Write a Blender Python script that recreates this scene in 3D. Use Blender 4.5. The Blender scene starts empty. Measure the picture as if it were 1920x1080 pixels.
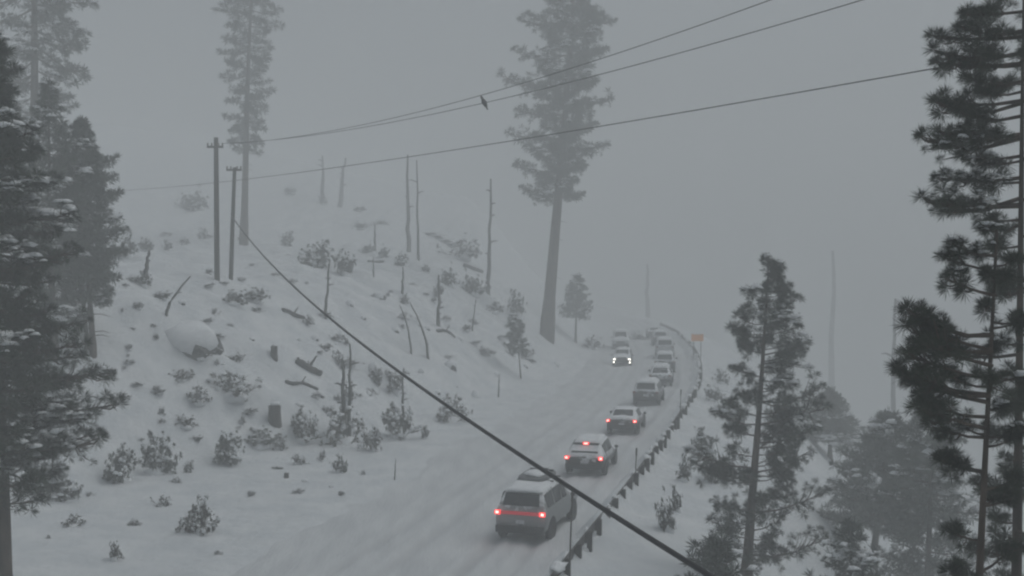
import bpy, bmesh, math, random
import numpy as np
from mathutils import Vector, Matrix, noise as mnoise

# ------------------------------------------------------------------ camera, world, sun, exposure
sc = bpy.context.scene
COL = sc.collection
F_PX, U0, V0 = 2100.0, 960.0, 540.0
CAM_Z = 10.5
PITCH = math.radians(1.364)
cam = bpy.data.cameras.new('camera')
cam.sensor_width = 36.0
cam.lens = 36.0 * F_PX / 1920.0
cam.clip_start = 0.1
cam.clip_end = 5000.0
camo = bpy.data.objects.new('camera', cam)
COL.objects.link(camo)
camo.location = (0, 0, CAM_Z)
camo.rotation_euler = (math.radians(90) - PITCH, 0, 0)
sc.camera = camo

SUN_EL, SUN_ROT = math.radians(58), math.radians(70)
world = bpy.data.worlds.new('World')
sc.world = world
world.use_nodes = True
nt = world.node_tree
nt.nodes.clear()
wo = nt.nodes.new('ShaderNodeOutputWorld')
bg = nt.nodes.new('ShaderNodeBackground')
sky = nt.nodes.new('ShaderNodeTexSky')
sky.sky_type = 'NISHITA'
sky.sun_disc = False
sky.sun_elevation = SUN_EL
sky.sun_rotation = SUN_ROT
sky.air_density = 1.0
sky.dust_density = 6.0
hs = nt.nodes.new('ShaderNodeHueSaturation')
hs.inputs['Saturation'].default_value = 0.30
bg.inputs['Strength'].default_value = 0.10
tint = nt.nodes.new('ShaderNodeMix'); tint.data_type = 'RGBA'; tint.blend_type = 'MULTIPLY'
tint.inputs['Factor'].default_value = 1.0; tint.inputs['B'].default_value = (.93, .99, 1.025, 1)   # grey overcast light
nt.links.new(sky.outputs[0], hs.inputs['Color'])
nt.links.new(hs.outputs[0], tint.inputs['A'])
nt.links.new(tint.outputs['Result'], bg.inputs['Color'])
nt.links.new(bg.outputs[0], wo.inputs['Surface'])

sun = bpy.data.lights.new('sun', 'SUN')
sun.energy = 0.5
sun.angle = math.radians(40)
sun.color = (1.0, 0.97, 0.93)
suno = bpy.data.objects.new('sun', sun)
COL.objects.link(suno)
suno.rotation_euler = (math.radians(90) - SUN_EL, 0, math.radians(180) - SUN_ROT)

sc.view_settings.view_transform = 'Standard'
sc.view_settings.look = 'None'
sc.view_settings.gamma = 1.0
sc.view_settings.use_curve_mapping = False
sc.view_settings.exposure = -0.48
sc.render.engine = 'CYCLES'
cy = sc.cycles
cy.use_denoising = True
cy.denoiser = 'OPENIMAGEDENOISE'
cy.max_bounces = 5
cy.diffuse_bounces = 2
cy.glossy_bounces = 2
cy.transmission_bounces = 2
cy.transparent_max_bounces = 4
cy.volume_bounces = 2
cy.sample_clamp_indirect = 4.0
cy.filter_width = 2.2
HAZE = 0.0080

# ------------------------------------------------------------------ helpers
rng = np.random.default_rng(7)
random.seed(7)
FWD = np.array([0, math.cos(PITCH), -math.sin(PITCH)])
UPV = np.array([0, math.sin(PITCH), math.cos(PITCH)])
CAMP = np.array([0, 0, CAM_Z])


def ray(u, v):
    return FWD + np.array([1., 0, 0]) * (u - U0) / F_PX + UPV * (V0 - v) / F_PX


def P(u, v, d):
    """the point of the place that stands d metres down the view line of (u, v)"""
    r = ray(u, v)
    return CAMP + r * (d / r[1])


def px(n, d):
    return n * d / F_PX


def link(o, parent=None):
    COL.objects.link(o)
    if parent is not None:
        o.parent = parent
    return o


def tag(o, label=None, cat=None, group=None, kind=None):
    if label: o['label'] = label
    if cat: o['category'] = cat
    if group: o['group'] = group
    if kind: o['kind'] = kind
    return o


def empty(name, loc=(0, 0, 0), rz=0.0):
    o = bpy.data.objects.new(name, None)
    o.empty_display_size = 0.2
    o.location = tuple(float(c) for c in loc)
    o.rotation_euler = (0, 0, rz)
    return link(o)


def copy_tree(o, parent=None):
    c = o.copy()
    COL.objects.link(c)
    c.parent = parent
    for ch in list(o.children):
        copy_tree(ch, c)
    return c


class MB:
    """collects geometry for ONE mesh object"""

    def __init__(s):
        s.v = []; s.f = []; s.n = 0; s.arr = []

    def add(s, verts, faces):
        o = s.n
        s.v.extend([tuple(map(float, p)) for p in verts])
        s.f.extend([tuple(i + o for i in fc) for fc in faces])
        s.n += len(verts)
        return s

    def box(s, cx, cy_, cz, sx, sy, sz, taper=1.0):
        x, y, z = sx / 2, sy / 2, sz / 2
        t = taper
        vs = [(-x, -y, -z), (x, -y, -z), (x, y, -z), (-x, y, -z), (-x * t, -y * t, z), (x * t, -y * t, z), (x * t, y * t, z), (-x * t, y * t, z)]
        return s.add([(a + cx, b + cy_, c + cz) for a, b, c in vs],
                     [(0, 3, 2, 1), (4, 5, 6, 7), (0, 1, 5, 4), (1, 2, 6, 5), (2, 3, 7, 6), (3, 0, 4, 7)])

    def tube(s, pts, rad, sides=6, cap=True):
        pts = [np.array(p, float) for p in pts]
        n = len(pts)
        rad = [rad] * n if np.isscalar(rad) else rad
        vs = []; fs = []
        for i, p in enumerate(pts):
            t = pts[min(i + 1, n - 1)] - pts[max(i - 1, 0)]
            t = t / (np.linalg.norm(t) + 1e-9)
            a = np.array([0, 0, 1.]) if abs(t[2]) < .9 else np.array([1., 0, 0])
            a = np.cross(t, a); a /= np.linalg.norm(a)
            b = np.cross(t, a)
            for k in range(sides):
                th = 2 * math.pi * k / sides
                vs.append(p + rad[i] * (a * math.cos(th) + b * math.sin(th)))
        for i in range(n - 1):
            for k in range(sides):
                k2 = (k + 1) % sides
                fs.append((i * sides + k, i * sides + k2, (i + 1) * sides + k2, (i + 1) * sides + k))
        if cap:
            fs.append(tuple(range(sides - 1, -1, -1)))
            fs.append(tuple((n - 1) * sides + k for k in range(sides)))
        return s.add(vs, fs)

    def lathe(s, prof, cx=0, cy_=0, cz=0, axis='z', sides=16):
        vs = []; fs = []
        for r, h in prof:
            for k in range(sides):
                th = 2 * math.pi * k / sides
                a, b = r * math.cos(th), r * math.sin(th)
                p = (a, b, h) if axis == 'z' else (h, a, b) if axis == 'x' else (a, h, b)
                vs.append((p[0] + cx, p[1] + cy_, p[2] + cz))
        n = len(prof)
        for i in range(n - 1):
            for k in range(sides):
                k2 = (k + 1) % sides
                fs.append((i * sides + k, i * sides + k2, (i + 1) * sides + k2, (i + 1) * sides + k))
        fs.append(tuple(range(sides - 1, -1, -1)))
        fs.append(tuple((n - 1) * sides + k for k in range(sides)))
        return s.add(vs, fs)

    def blob(s, c, r, seed=0, sub=1, rough=0.25, flat=None):
        bm = bmesh.new()
        bmesh.ops.create_icosphere(bm, subdivisions=sub, radius=1.0)
        vs = []
        for v in bm.verts:
            k = 1 + rough * mnoise.noise(v.co * 1.7 + Vector((seed * 3.1, seed * 1.7, seed)))
            p = v.co * k
            z = p.z
            if flat is not None and z < flat: z = flat
            vs.append((c[0] + p.x * r[0], c[1] + p.y * r[1], c[2] + z * r[2]))
        fs = [tuple(v.index for v in f.verts) for f in bm.faces]
        bm.free()
        return s.add(vs, fs)

    def mesh(s, name, mat, smooth=False, ang=None):
        me = bpy.data.meshes.new(name)
        me.from_pydata(s.v, [], s.f)
        if smooth or ang:
            me.shade_smooth()
            if ang: me.set_sharp_from_angle(angle=math.radians(ang))
        me.materials.append(mat)
        return me

    def build(s, name, mat, parent=None, smooth=False, ang=None, recalc=False):
        me = s.mesh(name, mat, smooth, ang)
        if recalc:
            bm = bmesh.new(); bm.from_mesh(me)
            bmesh.ops.recalc_face_normals(bm, faces=bm.faces)
            bm.to_mesh(me); bm.free()
        return link(bpy.data.objects.new(name, me), parent)


def np_mesh(name, verts, tris, mat, smooth=False):
    """a big triangle or quad mesh straight from arrays"""
    me = bpy.data.meshes.new(name)
    k = tris.shape[1]
    me.vertices.add(len(verts)); me.loops.add(tris.size); me.polygons.add(len(tris))
    me.vertices.foreach_set('co', np.ascontiguousarray(verts, dtype=np.float32).ravel())
    me.loops.foreach_set('vertex_index', np.ascontiguousarray(tris, dtype=np.int32).ravel())
    me.polygons.foreach_set('loop_start', np.arange(0, tris.size, k, dtype=np.int32))
    me.update(calc_edges=True)
    me.validate()
    if smooth: me.shade_smooth()
    me.materials.append(mat)
    return me


# ------------------------------------------------------------------ materials
def mat_new(name):
    m = bpy.data.materials.new(name); m.use_nodes = True
    return m, m.node_tree, m.node_tree.nodes['Principled BSDF']


def ramp_noise(t, scale, c0, c1, lo=.35, hi=.65, detail=5, obj=True, stretch=None):
    tc = t.nodes.new('ShaderNodeTexCoord')
    n = t.nodes.new('ShaderNodeTexNoise'); n.inputs['Scale'].default_value = scale; n.inputs['Detail'].default_value = detail
    src = tc.outputs['Object']
    if stretch:
        mp = t.nodes.new('ShaderNodeMapping'); mp.inputs['Scale'].default_value = stretch
        t.links.new(src, mp.inputs['Vector']); src = mp.outputs[0]
    t.links.new(src, n.inputs['Vector'])
    r = t.nodes.new('ShaderNodeValToRGB')
    r.color_ramp.elements[0].position = lo; r.color_ramp.elements[0].color = (*c0, 1)
    r.color_ramp.elements[1].position = hi; r.color_ramp.elements[1].color = (*c1, 1)
    t.links.new(n.outputs['Fac'], r.inputs['Fac'])
    return r.outputs['Color'], n.outputs['Fac'], src


def mat_noise(name, c0, c1, scale=3.0, rough=.8, bump=0.0, bscale=None, stretch=None, spec=.3, metal=0.0):
    m, t, b = mat_new(name)
    col, fac, src = ramp_noise(t, scale, c0, c1, stretch=stretch)
    t.links.new(col, b.inputs['Base Color'])
    b.inputs['Roughness'].default_value = rough
    b.inputs['Specular IOR Level'].default_value = spec
    b.inputs['Metallic'].default_value = metal
    if bump:
        n2 = t.nodes.new('ShaderNodeTexNoise'); n2.inputs['Scale'].default_value = bscale or scale * 3; n2.inputs['Detail'].default_value = 6
        t.links.new(src, n2.inputs['Vector'])
        bp = t.nodes.new('ShaderNodeBump'); bp.inputs['Strength'].default_value = 1.0; bp.inputs['Distance'].default_value = bump
        t.links.new(n2.outputs['Fac'], bp.inputs['Height']); t.links.new(bp.outputs[0], b.inputs['Normal'])
    return m


def mat_emit(name, col, strength, base=None):
    m, t, b = mat_new(name)
    b.inputs['Base Color'].default_value = (*(base or col), 1)
    b.inputs['Emission Color'].default_value = (*col, 1)
    b.inputs['Emission Strength'].default_value = strength
    b.inputs['Roughness'].default_value = .25
    return m


M = {}
M['snow'] = mat_noise('snow', (.58, .61, .63), (.69, .71, .72), .6, .75, .10, 1.6, spec=.2)
M['road_snow'] = mat_noise('packed_road_snow', (.53, .55, .565), (.64, .66, .67), .8, .7, .03, 5.0, stretch=(1.6, .35, 1), spec=.25)
_t = M['road_snow'].node_tree; _b = _t.nodes['Principled BSDF']
_at = _t.nodes.new('ShaderNodeAttribute'); _at.attribute_name = 'rut_dirt'
_mx = _t.nodes.new('ShaderNodeMix'); _mx.data_type = 'RGBA'; _mx.inputs['B'].default_value = (.46, .47, .48, 1)
_t.links.new(_b.inputs['Base Color'].links[0].from_socket, _mx.inputs['A']); _t.links.new(_at.outputs['Fac'], _mx.inputs['Factor'])
_t.links.new(_mx.outputs['Result'], _b.inputs['Base Color'])
M['snow_cap'] = mat_noise('fresh_snow', (.72, .74, .76), (.80, .82, .83), 3.0, .8, .03, 9, spec=.2)
M['needle'] = mat_noise('pine_needles', (.012, .022, .011), (.036, .054, .028), 1.2, .6)
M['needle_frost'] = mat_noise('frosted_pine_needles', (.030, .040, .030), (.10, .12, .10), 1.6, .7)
M['bark'] = mat_noise('pine_bark', (.035, .028, .022), (.11, .085, .065), 5.0, .9, .03, 14, stretch=(1, 1, .25))
M['deadwood'] = mat_noise('charred_deadwood', (.018, .017, .016), (.07, .062, .055), 4.0, .9, .02, 14, stretch=(1, 1, .2))
M['fog_paled_wood'] = mat_noise('fog_paled_deadwood', (.10, .10, .10), (.24, .24, .245), 3.0, .9, .01, 12, stretch=(1, 1, .2))  # extra fog fade painted into the wood colour of far dead trunks
M['pole_wood'] = mat_noise('tarred_pole_wood', (.022, .019, .016), (.055, .046, .038), 6.0, .85, .008, 20, stretch=(1, 1, .1))
M['leaf'] = mat_noise('brush_leaves', (.022, .026, .018), (.06, .062, .045), 4.0, .7)
M['leaf_brown'] = mat_noise('brown_brush', (.035, .029, .022), (.09, .075, .055), 4.0, .8)
M['rock'] = mat_noise('granite', (.035, .035, .036), (.13, .13, .125), 4.0, .85, .04, 10)
M['steel'] = mat_noise('weathered_rail_steel', (.035, .034, .033), (.10, .095, .09), 3.0, .7, spec=.3, metal=.2)
M['post'] = mat_noise('rail_post_timber', (.016, .014, .012), (.045, .038, .032), 6.0, .9)
M['cable'] = mat_noise('black_cable_sheath', (.010, .010, .011), (.022, .022, .024), 2.0, .6)
M['stake'] = mat_noise('snow_stake_paint', (.04, .037, .033), (.09, .08, .07), 4.0, .7)
M['tyre'] = mat_noise('tyre_rubber', (.012, .012, .012), (.05, .05, .05), 6.0, .9)
M['rim'] = mat_noise('alloy_rim', (.12, .12, .125), (.30, .30, .31), 8.0, .4, metal=.6)
M['trim'] = mat_noise('black_trim', (.018, .018, .019), (.045, .045, .047), 6.0, .6)
M['glass'] = mat_noise('dark_glazing', (.012, .013, .015), (.03, .032, .036), 2.0, .12, spec=.5)
M['plate'] = mat_noise('plate_white', (.45, .46, .48), (.65, .66, .68), 10, .5)
M['tail_on'] = mat_emit('brake_light_lit', (1.0, .06, .06), 2.8, (.5, .02, .02))
M['tail_core'] = mat_emit('brake_lamp_core', (1.0, .30, .25), 9.0, (.8, .1, .1))
M['tail_bar'] = mat_emit('running_light_red', (.75, .04, .06), .38, (.35, .02, .03))
M['tail_off'] = mat_noise('tail_light_lens', (.10, .01, .01), (.16, .02, .02), 8, .3)
M['head_on'] = mat_emit('headlamp_lit', (1.0, .96, .86), 7.0, (.9, .9, .9))
M['head_off'] = mat_noise('headlamp_glass', (.35, .36, .38), (.5, .52, .54), 8, .2)
M['orange'] = mat_noise('orange_sign_sheeting', (.85, .28, .008), (.92, .34, .012), 3, .5)
M['feather'] = mat_noise('black_feathers', (.006, .006, .007), (.015, .015, .017), 20, .6)
M['ceramic'] = mat_noise('insulator_ceramic', (.06, .045, .035), (.12, .09, .07), 10, .3)


def paint(name, c, snowy=.45):
    """car paint with road film and a dusting of snow on it"""
    m, t, b = mat_new(name)
    tc = t.nodes.new('ShaderNodeTexCoord')
    n = t.nodes.new('ShaderNodeTexNoise'); n.inputs['Scale'].default_value = 4.0; n.inputs['Detail'].default_value = 7
    t.links.new(tc.outputs['Object'], n.inputs['Vector'])
    g = t.nodes.new('ShaderNodeNewGeometry')
    sx = t.nodes.new('ShaderNodeSeparateXYZ'); t.links.new(g.outputs['Normal'], sx.inputs[0])
    ma = t.nodes.new('ShaderNodeMath'); ma.operation = 'MULTIPLY_ADD'
    t.links.new(sx.outputs['Z'], ma.inputs[0]); ma.inputs[1].default_value = .55; t.links.new(n.outputs['Fac'], ma.inputs[2])
    r = t.nodes.new('ShaderNodeValToRGB')
    r.color_ramp.elements[0].position = 1.0 - snowy; r.color_ramp.elements[0].color = (0, 0, 0, 1)
    r.color_ramp.elements[1].position = 1.18 - snowy * .9 if 1.18 - snowy * .9 < 1 else 1.0; r.color_ramp.elements[1].color = (1, 1, 1, 1)
    t.links.new(ma.outputs[0], r.inputs['Fac'])
    mx = t.nodes.new('ShaderNodeMix'); mx.data_type = 'RGBA'
    mx.inputs['A'].default_value = (*c, 1); mx.inputs['B'].default_value = (.78, .80, .82, 1)
    t.links.new(r.outputs['Color'], mx.inputs['Factor'])
    t.links.new(mx.outputs['Result'], b.inputs['Base Color'])
    b.inputs['Roughness'].default_value = .45
    return m


# ------------------------------------------------------------------ the lie of the land
RY = np.array([-40, 0, 37.6, 46.9, 57, 67.6, 81.6, 91, 101.6, 116, 134, 160, 200, 260, 400.])
RX = np.array([-17., -7.6, 2.0, 4.5, 7.1, 9.75, 13.1, 15.2, 17.1, 19.2, 21.3, 23.2, 23.5, 19.0, -8.])
_ys = np.linspace(-40, 400, 881)
_xs = np.interp(_ys, RY, RX)
_k = np.ones(25) / 25
_xs = np.convolve(np.pad(_xs, 12, mode='reflect', reflect_type='odd'), _k, mode='valid')


def xrail(y): return np.interp(y, _ys, _xs)
def road_dir(y):
    dx = float(xrail(y + 2) - xrail(y - 2)) / 4
    return math.atan2(-dx, 1.0)


ROAD_W = 11.5


def fbm(x, y, s, o=3, seed=0.0):
    """value noise, vectorised, smooth"""
    out = np.zeros(np.broadcast(x, y).shape); a = 1.0; tot = 0
    for k in range(o):
        X = x * s + 17.3 * k + seed; Y = y * s - 9.1 * k + seed * 1.7
        xi = np.floor(X); yi = np.floor(Y); fx = X - xi; fy = Y - yi
        fx = fx * fx * (3 - 2 * fx); fy = fy * fy * (3 - 2 * fy)
        h = lambda i, j: np.modf(np.abs(np.sin(i * 127.1 + j * 311.7 + 1.3) * 43758.5453))[0]
        v = (h(xi, yi) * (1 - fx) + h(xi + 1, yi) * fx) * (1 - fy) + (h(xi, yi + 1) * (1 - fx) + h(xi + 1, yi + 1) * fx) * fy
        out = out + a * (v - .5); tot += a; a *= .5; s *= 2.1
    return out / tot


def zland(x, y):
    x = np.asarray(x, float); y = np.asarray(y, float)
    xr = xrail(y)
    e = xr - ROAD_W - x
    T = np.interp(y, [-40, 30, 55, 65, 82, 105, 150, 400], [16, 14, 13, 7.5, 5.2, 1.6, 1.5, 1.5])
    d = e - T
    g = np.interp(d, [-3, 0, 2, 6, 12, 16, 30, 60, 130, 500], [0, .25, 1.6, 4.4, 7.9, 9.3, 10.6, 13.2, 19., 28.])
    S = 1 + np.clip(y - 110, 0, 150) / 200 + np.clip(y - 150, 0, 100) / 110
    S = np.where(y < 45, np.clip((y + 20) / 65, .15, 1), S)
    hill = np.minimum(g * S, 40)
    r = x - xr - .9
    fall = np.interp(r, [-5, 0, 1.2, 4.2, 6.2, 10, 40, 150, 600], [0, 0, -.15, -.75, -1.5, -5., -26., -52., -58.])
    z = np.where(e > 0, hill, fall)
    rough = np.clip(d / 4, 0, 1)
    z = z + rough * (fbm(x, y, .16, 2) * 1.5 + fbm(x, y, .55, 3, 5.) * 1.15)
    rr = np.clip(r / 3, 0, 1)
    z = z + rr * fbm(x, y, .35, 3, 9.) * .7
    flat = np.clip(e / 3, 0, 1) * (1 - rough)
    z = z + flat * (fbm(x, y, .3, 3, 2.) * .30 + .04)
    rag = fbm(x, y, .22, 3, 13.) * 2.6
    t = np.clip(np.minimum(.2 + rag - e, -.1 - r) / 1.3, 0, 1)
    z = z - .17 * t
    z = z + .68 * np.exp(-((r + 1.05) / .62) ** 2) * np.clip(.9 + fbm(x, y, .7, 2, 4.) * 1.9, .35, 1.35)   # ploughed bank under the rail
    z = z + .14 * np.exp(-((e - .9) / .8) ** 2) * np.clip(.3 + fbm(x, y, .3, 2, 6.) * 2.4, 0, 1)
    return z


def ground(u, v, lo=12., hi=330.):
    """where the view line of (u, v) meets the land"""
    r = ray(u, v)
    ts = np.arange(lo, hi, .1)
    pts = CAMP[None] + r[None] * (ts / r[1])[:, None]
    below = pts[:, 2] < zland(pts[:, 0], pts[:, 1])
    if not below.any(): return P(u, v, hi)
    return pts[np.argmax(below)]


def axis(a, b, fine, lo, hi):
    out = list(np.arange(a, b, fine)); s = fine
    x = b
    while x < hi: out.append(x); s *= 1.14; x += s
    out.append(hi)
    s = fine; x = a; pre = []
    while x > lo:
        s *= 1.14; x -= s; pre.append(max(x, lo))
    return np.array(sorted(set(pre + out)))


def build_land():
    X = axis(-46, 34, .45, -560, 560); Y = axis(24, 132, .45, -60, 620)
    gx, gy = np.meshgrid(X, Y)
    gz = zland(gx, gy)
    vs = np.stack([gx, gy, gz], -1).reshape(-1, 3)
    nx, ny = len(X), len(Y)
    i = np.arange((ny - 1) * (nx - 1)); a = (i // (nx - 1)) * nx + i % (nx - 1)
    q = np.stack([a, a + 1, a + nx + 1, a + nx], -1)
    o = link(bpy.data.objects.new('snowy_ground', np_mesh('snowy_ground', vs, q, M['snow'], True)))
    tag(o, 'snow covered hillside and road verges', kind='structure')


def build_road():
    Y = np.concatenate([np.arange(-30, 150, .45), np.arange(150, 390, 2.)])
    off = np.arange(-ROAD_W - .8, -.25, .13)
    gy, go = np.meshgrid(Y, off, indexing='ij')
    gx = xrail(gy) + go
    z = fbm(gx, gy, .5, 3, 3.) * .09
    dirt = np.zeros_like(z)
    for c, depth in ((-3.0, .10), (-7.3, .075)):
        for s in (-.82, .82):
            w = fbm(gy * 0 + s * 7 + c, gy, .09, 2) * .35
            prof = np.exp(-((go - c - s - w) / .22) ** 2) - .45 * np.exp(-((np.abs(go - c - s - w) - .5) / .16) ** 2)
            dirt = dirt + (1.0 if c > -5 else .55) * np.exp(-((go - c - s - w) / .26) ** 2) * np.clip(.55 + fbm(gx * 2, gy * .5, .5, 3, 21.) * 1.4, 0, 1)
            z = z - depth * prof * (.75 + fbm(gx, gy, .35, 2, 8.) * .9)
    for c in (-4.6, -5.6, -2.0):
        z = z + .06 * np.exp(-((go - c) / .3) ** 2) * (.5 + fbm(gx, gy, .6, 2, 11.) * 1.5)
    vs = np.stack([gx, gy, z], -1).reshape(-1, 3)
    ny, nx = gx.shape
    i = np.arange((ny - 1) * (nx - 1)); a = (i // (nx - 1)) * nx + i % (nx - 1)
    q = np.stack([a, a + 1, a + nx + 1, a + nx], -1)
    me = np_mesh('road', vs, q, M['road_snow'], True)
    me.attributes.new('rut_dirt', 'FLOAT', 'POINT').data.foreach_set('value', np.clip(dirt, 0, 1).astype(np.float32).ravel())
    o = link(bpy.data.objects.new('road', me))
    tag(o, 'snow packed two lane mountain road', kind='structure')


build_land()
build_road()


# ------------------------------------------------------------------ guard rail and stakes
def build_rail():
    root = empty('guardrail', (xrail(60.), 60., 0))
    o0 = np.array([float(xrail(60.)), 60., 0])
    tag(root, 'snow crusted steel guardrail along the outer edge of the road', 'guardrail')
    ys = [14.0]
    while ys[-1] < 175:
        y = ys[-1]; dx = float(xrail(y + 1) - xrail(y - 1)) / 2
        ys.append(y + 1.905 / math.hypot(1, dx))
    prof = [(0, .46), (-.05, .49), (-.05, .55), (0, .60), (0, .63), (-.05, .68), (-.05, .74), (0, .77), (.02, .77), (.02, .46)]
    rs = random.Random(3)
    for i in range(0, len(ys) - 2, 2):
        mb = MB(); vs = []; fs = []
        st = [ys[i] + (ys[i + 2] - ys[i]) * k / 4 for k in range(5)]
        for y in st:
            th = road_dir(y); c, s = math.cos(th), math.sin(th)
            for a, z in prof:
                vs.append((float(xrail(y)) + a * c - o0[0], y + a * s - o0[1], z))
        n = len(prof)
        for k in range(4):
            for j in range(n):
                j2 = (j + 1) % n
                fs.append((k * n + j, k * n + j2, (k + 1) * n + j2, (k + 1) * n + j))
        mb.add(vs, fs).build('rail_panel', M['steel'], root, recalc=True)
    pm = MB().box(.17, 0, .28, .16, .2, 1.15).box(.06, 0, .61, .075, .16, .34).mesh('post', M['post'])
    for y in ys:
        o = link(bpy.data.objects.new('post', pm), root)
        o.location = (float(xrail(y)) - o0[0], y - o0[1], 0); o.rotation_euler = (0, 0, road_dir(y))
    clumps = []
    for k in range(5):
        clumps.append(MB().blob((0, 0, 0), (.26, .62, .30), k + 2, 2, .75).mesh('snow_clump', M['snow_cap'], True))
    for a, b_ in zip(ys[:-1], ys[1:]):
        if a > 120 or rs.random() < .2: continue
        ym = a + (b_ - a) * rs.uniform(.38, .62)
        o = link(bpy.data.objects.new('snow_clump', rs.choice(clumps)), root)
        o.location = (float(xrail(ym)) - o0[0] - rs.uniform(.02, .14), ym - o0[1], rs.uniform(.36, .66))
        o.rotation_euler = (rs.uniform(-.25, .25), 0, road_dir(ym)); o.scale = (rs.uniform(.35, .6), rs.uniform(.45, .85), rs.uniform(.5, 1.0))
    y = 15.
    while y < 150:
        o = link(bpy.data.objects.new('snow_clump', rs.choice(clumps)), root)
        s = rs.uniform(.45, .9)
        o.location = (float(xrail(y)) - o0[0] + rs.uniform(-.06, .10), y - o0[1], rs.choice((.22, .30, .78, .80)))
        o.rotation_euler = (0, rs.uniform(-.2, .2), road_dir(y)); o.scale = (s * rs.uniform(.7, 1.1), s * rs.uniform(.6, 1.3), s * rs.uniform(.35, .7))
        y += rs.uniform(1.0, 2.6)


build_rail()


def stake(u, v, h, label, lean=0.03):
    p = ground(u, v)
    root = empty('snow_stake', p)
    tag(root, label, 'snow stake', 'snow stakes along the guardrail')
    MB().tube([(0, 0, -.4), (lean * h * .5, 0, h * .5), (lean * h, 0, h - .35)], [.035, .03, .026], 6).build('shaft', M['stake'], root)
    MB().tube([(lean * h, 0, h - .35), (lean * h + .01, 0, h)], [.045, .045], 6).build('reflector_sleeve', M['stake'], root)


stake(1067, 1100, 3.05, 'tall thin snow stake beside the silver SUV with the cargo box')
stake(1191, 905, 1.6, 'thin snow stake at the guardrail near the car with three red lights')
stake(1275, 782, 1.75, 'thin snow stake at the guardrail near the snow topped wagon')


# ------------------------------------------------------------------ trees
def blades(cen, dirs, size, n, width, spread, g):
    """needle blades round each tuft centre: one thin triangle each"""
    m = len(cen)
    d = g.normal(size=(m, n, 3))
    d /= np.linalg.norm(d, axis=2, keepdims=True)
    d = d * spread + dirs[:, None, :] * (1 - spread * .45)
    d /= np.linalg.norm(d, axis=2, keepdims=True) + 1e-9
    L = size[:, None, None] * g.uniform(.65, 1.1, (m, n, 1))
    base = cen[:, None, :] + d * size[:, None, None] * .05
    tip = cen[:, None, :] + d * L + np.array([0, 0, -.06]) * L
    a = g.normal(size=(m, n, 3)); pr = np.cross(d, a)
    pr /= np.linalg.norm(pr, axis=2, keepdims=True) + 1e-9
    w = pr * width * size[:, None, None]
    mid = base * .45 + tip * .55
    v = np.stack([base, mid + w, tip, mid - w], 2).reshape(-1, 3)
    i = np.arange(m * n) * 4
    return v, np.stack([i, i + 1, i + 2, i + 3], -1)


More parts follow.
